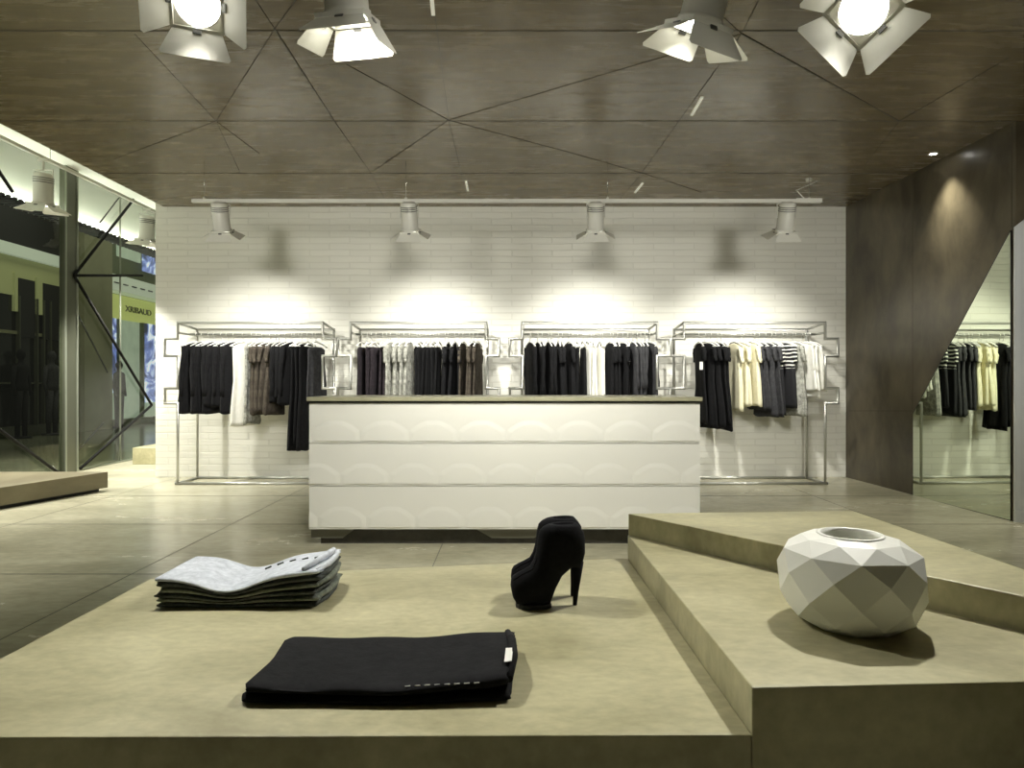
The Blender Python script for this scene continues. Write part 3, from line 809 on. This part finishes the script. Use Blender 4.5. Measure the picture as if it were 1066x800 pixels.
# rack, first px, last px, count, kind, material, noun (plural), singular name, category, length
RUNS = [
 (0, 205, 243, 7, 'coat', C_black2, 'black long-sleeved jackets', 'jacket', 'jacket', .80),
 (0, 253, 253, 1, 'long_dress', C_white, 'white long dresses', 'dress', 'dress', 1.0),
 (0, 262, 262, 1, 'long_dress', C_grey, 'grey printed tunics', 'tunic', 'tunic', .93),
 (0, 268, 286, 4, 'top', C_brown, 'dark brown tops', 'top', 'top', .80),
 (0, 290, 304, 3, 'coat', C_black, 'black coats near the right end', 'coat', 'coat', .70),
 (0, 311, 321, 3, 'long_dress', C_black, 'black long dresses', 'dress', 'dress', 1.20),
 (0, 328, 328, 1, 'camisole', C_char, 'dark sleeveless tops', 'top', 'top', .60),
 (1, 378, 402, 6, 'camisole', C_plum, 'dark plum sleeveless tops', 'top', 'top', .70),
 (1, 407, 427, 5, 'top', C_grey, 'grey and white printed tops', 'top', 'top', .75),
 (1, 433, 457, 6, 'camisole', C_black, 'black sleeveless tops', 'top', 'top', .78),
 (1, 462, 478, 4, 'top', C_black2, 'black short-sleeved tops', 'top', 'top', .78),
 (1, 483, 497, 4, 'top', C_brown, 'brown patterned tops', 'top', 'top', .78),
 (2, 553, 575, 5, 'coat', C_black, 'black coats', 'coat', 'coat', .85),
 (2, 580, 592, 3, 'top', C_black2, 'black short-sleeved tops', 'top', 'top', .80),
 (2, 596, 606, 3, 'trousers', C_black, 'black folded trousers', 'trousers', 'trousers', .70),
 (2, 611, 628, 5, 'camisole', C_white, 'white sleeveless dresses', 'dress', 'dress', 1.05),
 (2, 634, 654, 5, 'top', C_black, 'black tops right of the white dresses', 'top', 'top', .82),
 (2, 659, 677, 5, 'shirt', C_char, 'charcoal long-sleeved shirts', 'shirt', 'shirt', .80),
 (3, 728, 752, 5, 'dress', C_black, 'black dresses', 'dress', 'dress', .98),
 (3, 763, 781, 4, 'top', C_cream, 'cream tops', 'top', 'top', .78),
 (3, 786, 802, 4, 'dress', C_char, 'charcoal dresses', 'dress', 'dress', .82),
 (3, 808, 818, 3, 'top', C_stripe, 'black and white striped tops', 'top', 'top', .80),
 (3, 824, 829, 2, 'dress', C_grey, 'grey printed tunics', 'tunic', 'tunic', .84),
 (3, 833, 844, 4, 'blouse', C_white, 'white loose blouses', 'blouse', 'blouse', .62),
]
seed = 1
YH = YRK+.22
for (ri, a, b, n, kind, m, noun, nm, cat, L_) in RUNS:
    for k in range(n):
        px = a if n == 1 else a+(b-a)*k/(n-1)
        x = (px-CX)/F*YH+random.uniform(-.016, .016); rz = R(random.uniform(-12, 12)); seed += 1
        rz += R([-13, -5, 5, 12][ri])
        if n == 1: lab = 'only one of the %s on the %s' % (noun, RN[ri]); lab = ('single ' + noun[:-3 if noun.endswith('sses') is False and False else None] if False else lab)
        else: lab = '%s from left of the %s, %s' % (ORD[k], noun, RN[ri])
        if kind == 'trousers': nmm = 'folded_trousers'
        else: nmm = nm
        put_garment(kind, m, x, YH, rz, lab, cat, '%s on the %s' % (noun, RN[ri]), nmm, seed, L_+random.choice((-.05, 0, .03)), thm=((b-a)/(n-1)/F*YH/2/1.25 if n > 1 else .022))
        hl = 'white hanger holding %s of the %s, %s' % (ORD[k] if n > 1 else 'only one', noun, RN[ri])
        put_hanger(x, YH, rz, hl, 'white hangers on the %s' % RN[ri])
for k, px in enumerate((306, 325)):
    put_hanger((px-CX)/F*YH, YH, R(25), 'empty white hanger near the right end of the leftmost rack, %s of two' % ['left', 'right'][k], 'white hangers on the leftmost rack')
# paper tag on the first black dress of the rightmost rack
tg = at(730, 381, 7.66)
tag(MB().box(tg.x-.018, tg.x+.018, tg.y-.004, tg.y, tg.z-.045, tg.z+.045).build('price_tag', M_hang), 'white swing tag on the first black dress of the rightmost rack', 'tag')

# ------------------------------------------------------------------ vase
vc = at(885, 651, 1.585)
vs_ = empty('faceted_vase', (vc.x, 1.585, HM), 'round white faceted vase with a wide opening', 'vase', rz=R(12))
def ring(r, z, off, n=9): return [Vector((r*math.cos(2*PI*(j+off)/n), r*math.sin(2*PI*(j+off)/n), z)) for j in range(n)]
spec = [(.098, 0, 0), (.138, .026, .5), (.158, .072, 0), (.162, .128, .5), (.149, .172, 0), (.108, .200, .5), (.072, .209, 0)]
m = MB(); n = 9; rs_ = [ring(r, z, o_) for r, z, o_ in spec]; vv = [v for r_ in rs_ for v in r_]; ff = []
for i in range(len(spec)-1):
    for j in range(n):
        k = (j+1) % n; a0, a1 = i*n+j, i*n+k; b0, b1 = (i+1)*n+j, (i+1)*n+k
        if spec[i][2] == 0: ff += [(a0, a1, b0), (a1, b1, b0)]
        else: ff += [(a0, b1, b0), (a0, a1, b1)]
m.add(vv, ff); m.f.append(tuple(range(n-1, -1, -1))); m.smooth.append(False)
m.build('shell', M_vase, vs_, True)
nn = 36
i0 = [Vector((.0725*math.cos(2*PI*j/nn), .0725*math.sin(2*PI*j/nn), .2085)) for j in range(nn)]
def rr(r, z): return [Vector((r*math.cos(2*PI*j/nn), r*math.sin(2*PI*j/nn), z)) for j in range(nn)]
MB().loft([rr(.0735, .205), rr(.0735, .2105), rr(.064, .2105), rr(.061, .200), rr(.058, .188)], cap=False).build('lip', M_vase, vs_)
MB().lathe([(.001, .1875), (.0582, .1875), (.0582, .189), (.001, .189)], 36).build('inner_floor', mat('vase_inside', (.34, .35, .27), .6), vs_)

# ------------------------------------------------------------------ folded jeans stack
JX0, JX1, JY0, JY1 = -1.035, -.560, 1.945, 2.20
jc0 = ((JX0+JX1)/2, (JY0+JY1)/2)
def folded(cx_, cy_, L_, W_, z0, th, sag, ang, seed, amp=.004, thin=lambda u: 1.):
    # a flat folded garment: rounded slab following a sagging curve along its length
    rnd = random.Random(seed); mb = MB(); nL = 44; nR = 20
    ph = rnd.uniform(0, 6.28); rings = []
    for i in range(nL+1):
        u = i/nL; u = .5-.5*math.cos(PI*u)*(.25)-(.5-u)*.75 if True else u; x = (u-.5)*L_
        zc = z0+sag(u)
        e = 1-.30*max(0, (abs(u-.5)-.46)/.04)
        dd_ = min(u, 1-u)*L_; tk = th*thin(u)*(.60+.40*math.sqrt(min(1, dd_/.007)))*.97
        W2 = W_/2*(1+.015*math.sin(9*u+ph))
        ring = []
        for j in range(nR):
            a = 2*PI*j/nR; c, s_ = math.cos(a), math.sin(a)
            yy = W2*(abs(c)**.22)*(1 if c > 0 else -1); zz = tk/2*(abs(s_)**.55)*(1 if s_ > 0 else -1)
            zz += amp*.5*math.sin(14*u+3*yy*20+ph)*(1 if s_ > 0 else 0)
            ring.append(Vector((x+.004*math.sin(7*c+ph), yy, zc+th*thin(u)/2+zz)))
        rings.append(ring)
    mb.loft(rings)
    Mx = Matrix.Translation((cx_, cy_, 0)) @ Matrix.Rotation(ang, 4, 'Z')
    return mb, Mx
nJ = 6; thj = .0150
jlab = ['dark', 'grey green', 'dark', 'grey green', 'dark', 'pale washed']
pos = ['bottom of the stack', 'second from the bottom', 'third from the bottom', 'third from the top', 'second from the top', 'topmost of the stack']
for k in range(nJ):
    f = k/(nJ-1)
    def thin(u): return 1-.42*math.exp(-((u-.43)/.20)**2)
    def sag(u, f=f, k=k): return k*thj*(thin(u)-1)+f*.022*max(0, (u-.55)/.45)**1.2
    mb, Mx = folded(0, 0, JX1-JX0-.01+random.uniform(-.012, .012), JY1-JY0+random.uniform(-.01, .01), k*thj, thj*1.0, sag, 0, k, amp=.0015, thin=thin)
    o = empty('folded_jeans', (jc0[0]+random.uniform(-.006, .006), jc0[1]+random.uniform(-.004, .004), HL), '%s denim folded jeans, %s on the low platform' % (jlab[k], pos[k]), 'jeans', 'stack of folded jeans', R(random.uniform(-1.5, 1.5)))
    mm = [J_dark, J_mid, J_dark, J_mid, J_dark, J_pale][k]
    mb.build('folded_leg', mm, o)
    hl = JX1-JX0
    # waistband roll standing out at the right end
    z = k*thj+sag(1)+thj/2
    MB().tube([(hl/2-.012, -.115, z), (hl/2+.004, -.04, z+.002), (hl/2+.002, .05, z+.001), (hl/2-.006, .115, z)], [.0065, .0092, .0092, .0065], 8).build('waistband', mm, o)
    if k == nJ-1:
        for q in range(5):
            lp = MB(); xq = .02+.04*q; lp.tube([(xq, .04-.004*q, k*thj+sag(.5+xq/hl)+thj+.001), (xq+.018, .044-.004*q, k*thj+sag(.5+(xq+.018)/hl)+thj+.002)], .003, 6)
            lp.build('belt_loop', J_dark, o)
        MB().tube([(hl/2-.05, -.12, z+.006), (hl/2-.02, -.03, z+.016), (hl/2-.012, .05, z+.014), (hl/2-.02, .11, z+.008)], [.006, .010, .011, .007], 10).build('rolled_edge', J_pale, o)

# ------------------------------------------------------------------ black folded trousers
tr = empty('folded_trousers', (-.27, 1.505, HL), 'black folded trousers with a white tag lying at the platform front', 'trousers', rz=R(1))
def trap(x, y):            # the fold fans out to the left
    u = (x+.27)/.54; return Vector((x*1.0, y*(1.0+.02*(1-u)), 0))
for k, (z0, th, L_, W_) in enumerate(((0, .020, .545, .28), (.0195, .022, .535, .272))):
    def sg(u, k=k): return k*(-.004*math.sin(u*PI)+.014*max(0, (u-.55)/.45)**1.4)
    mb, Mx = folded(0, 0, L_, W_, z0, th, sg, 0, 40+k, amp=.003)
    mb.v = [(x-.008*(max(0, -y)/.14)*max(0, -x/.27)+.010*max(0, x/.27)*(y/.14), y-(.012*math.sin(PI*(x/.545+.5)*1.0) if y < 0 else .006*math.sin(PI*(x/.545+.5))),
             z+(.0022*math.sin(x*31+y*17)+.0018*math.sin(x*9-y*44+k))*(1 if z > z0+.011 else 0)-(.004*max(0, -y/.14)**3 if z > z0+.011 else 0)) for x, y, z in mb.v]
    mb.build(['lower_fold', 'upper_fold'][k], C_black2 if k else C_black, tr)
MB().tube([(.262, -.12, .040), (.272, -.03, .052), (.270, .06, .052), (.262, .125, .046)], [.008, .011, .011, .008], 10).build('waistband', C_black2, tr)
lb = MB().slab([(.252, -.085, .0600), (.268, -.080, .0600), (.272, -.012, .0610), (.256, -.015, .0615)], (0, 0, .0015))
lb.build('care_label', M_hang, tr)
st = MB()
for q in range(8):
    x = .05+.020*q; st.tube([(x, -.1355-.004, (.0355+.0008*q)), (x+.011, -.1355-.004, .0363+.0008*q)], .0013, 5)
st.build('stitching', M_thread, tr)

# ------------------------------------------------------------------ high heeled shoes
U = .000402
def sp_(x, y): return Vector(((x-425)*U, 0, max(0, (716-y)*U)))
secs = [((150, 560), (156, 600), .012), ((155, 520), (168, 650), .026), ((170, 492), (195, 700), .034), ((205, 472), (240, 716), .039), ((250, 450), (310, 716), .042),
        ((292, 425), (375, 716), .042), ((318, 380), (440, 700), .038), ((332, 330), (480, 590), .034), ((340, 285), (528, 500), .032), ((344, 245), (600, 440), .033),
        ((349, 212), (668, 450), .035), ((354, 192), (697, 340), .036), ((362, 165), (697, 240), .037), ((385, 142), (688, 185), .034), ((420, 124), (658, 140), .028), ((450, 118), (630, 112), .022)]
def shoe(x, y, rz, label, s=1.):
    o = empty('high_heeled_shoe', (x, y, HL), label, 'shoe', 'pair of black platform heels', rz)
    rings = []
    for (a, b, w) in secs:
        A_, B_ = sp_(*a), sp_(*b); c = (A_+B_)/2; hlf = (A_-B_)/2; ring = []
        for j in range(20):
            t = 2*PI*j/20; q = c+hlf*(abs(math.cos(t))**.8*(1 if math.cos(t) > 0 else -1)); q = Vector((q.x, w*math.sin(t), max(.010, q.z))); ring.append(q*s)
        rings.append(ring)
    # opening turned in
    top = rings[-1]; cc = sum(top, Vector())/20
    rings.append([cc+(v-cc)*.86-Vector((0, 0, .004)) for v in top]); rings.append([cc+(v-cc)*.7-Vector((0, 0, .02)) for v in top])
    MB().loft(rings).build('upper', C_suede, o, True)
    MB().tube([sp_(640, 400)*s, sp_(636, 520)*s, sp_(628, 620)*s, Vector((sp_(622, 716).x, 0, 0))*s], [.019*s, .0125*s, .0085*s, .0065*s], 12).build('heel', C_suede, o)
    sl = []
    for (px, w) in ((188, .010), (205, .026), (235, .035), (280, .0405), (340, .0405), (400, .036), (442, .022)): sl.append((px, w))
    poly = [((px-425)*U*s, w*s) for px, w in sl]+[((px-425)*U*s, -w*s) for px, w in sl[::-1]]
    def zof(p): return 0
    MB().prism(poly, 0, .012*s).build('sole', M_black, o)
    # vamp seam
    MB().tube([Vector(((165-425)*U, -.031, .085))*s, Vector(((230-425)*U, -.041, .105))*s, Vector(((300-425)*U, -.041, .118))*s, Vector(((335-425)*U, -.034, .150))*s], .0022, 6).build('seam', C_suede, o)
    return o
sh = onz(571, 633, HL)
shoe(sh.x, sh.y+.02, R(4), 'black suede platform high heel with ankle collar, nearer one of the pair')
shoe(sh.x+.001, sh.y+.112, R(-1), 'black suede platform high heel, farther one of the pair, mostly hidden', 1.0)

# ------------------------------------------------------------------ light
w = bpy.data.worlds.new('world'); sc.world = w; w.use_nodes = True
w.node_tree.nodes['Background'].inputs[0].default_value = (.82, .86, .66, 1)
w.node_tree.nodes['Background'].inputs[1].default_value = .13
def area(x, y, z, sx_, sy_, e, c=(1, 1, .82), rot=None):
    ld = bpy.data.lights.new('mall_fill_light', 'AREA'); ld.shape = 'RECTANGLE'; ld.size = sx_; ld.size_y = sy_; ld.energy = e; ld.color = c
    o = bpy.data.objects.new('mall_fill_light', ld); col.objects.link(o); o.location = (x, y, z)
    if rot: o.rotation_euler = rot
    return o
area(-8.5, 14, 7.5, 2, 14, 210)  # unseen area light added above the mall to brighten it

cd = bpy.data.cameras.new('camera'); cam = bpy.data.objects.new('camera', cd); col.objects.link(cam)
cam.location = (0, 0, H); cam.rotation_euler = (R(90), 0, 0)
cd.sensor_width = 36; cd.lens = 36*F/1066; cd.clip_start = .02; cd.clip_end = 200
sc.camera = cam
sc.view_settings.view_transform = 'Standard'; sc.view_settings.look = 'None'; sc.view_settings.gamma = 1
sc.view_settings.use_curve_mapping = False
sc.view_settings.exposure = 0.0
sc.cycles.use_denoising = True
sc.cycles.max_bounces = 8; sc.cycles.diffuse_bounces = 5; sc.cycles.glossy_bounces = 5; sc.cycles.transparent_max_bounces = 12
sc.cycles.sample_clamp_indirect = 6
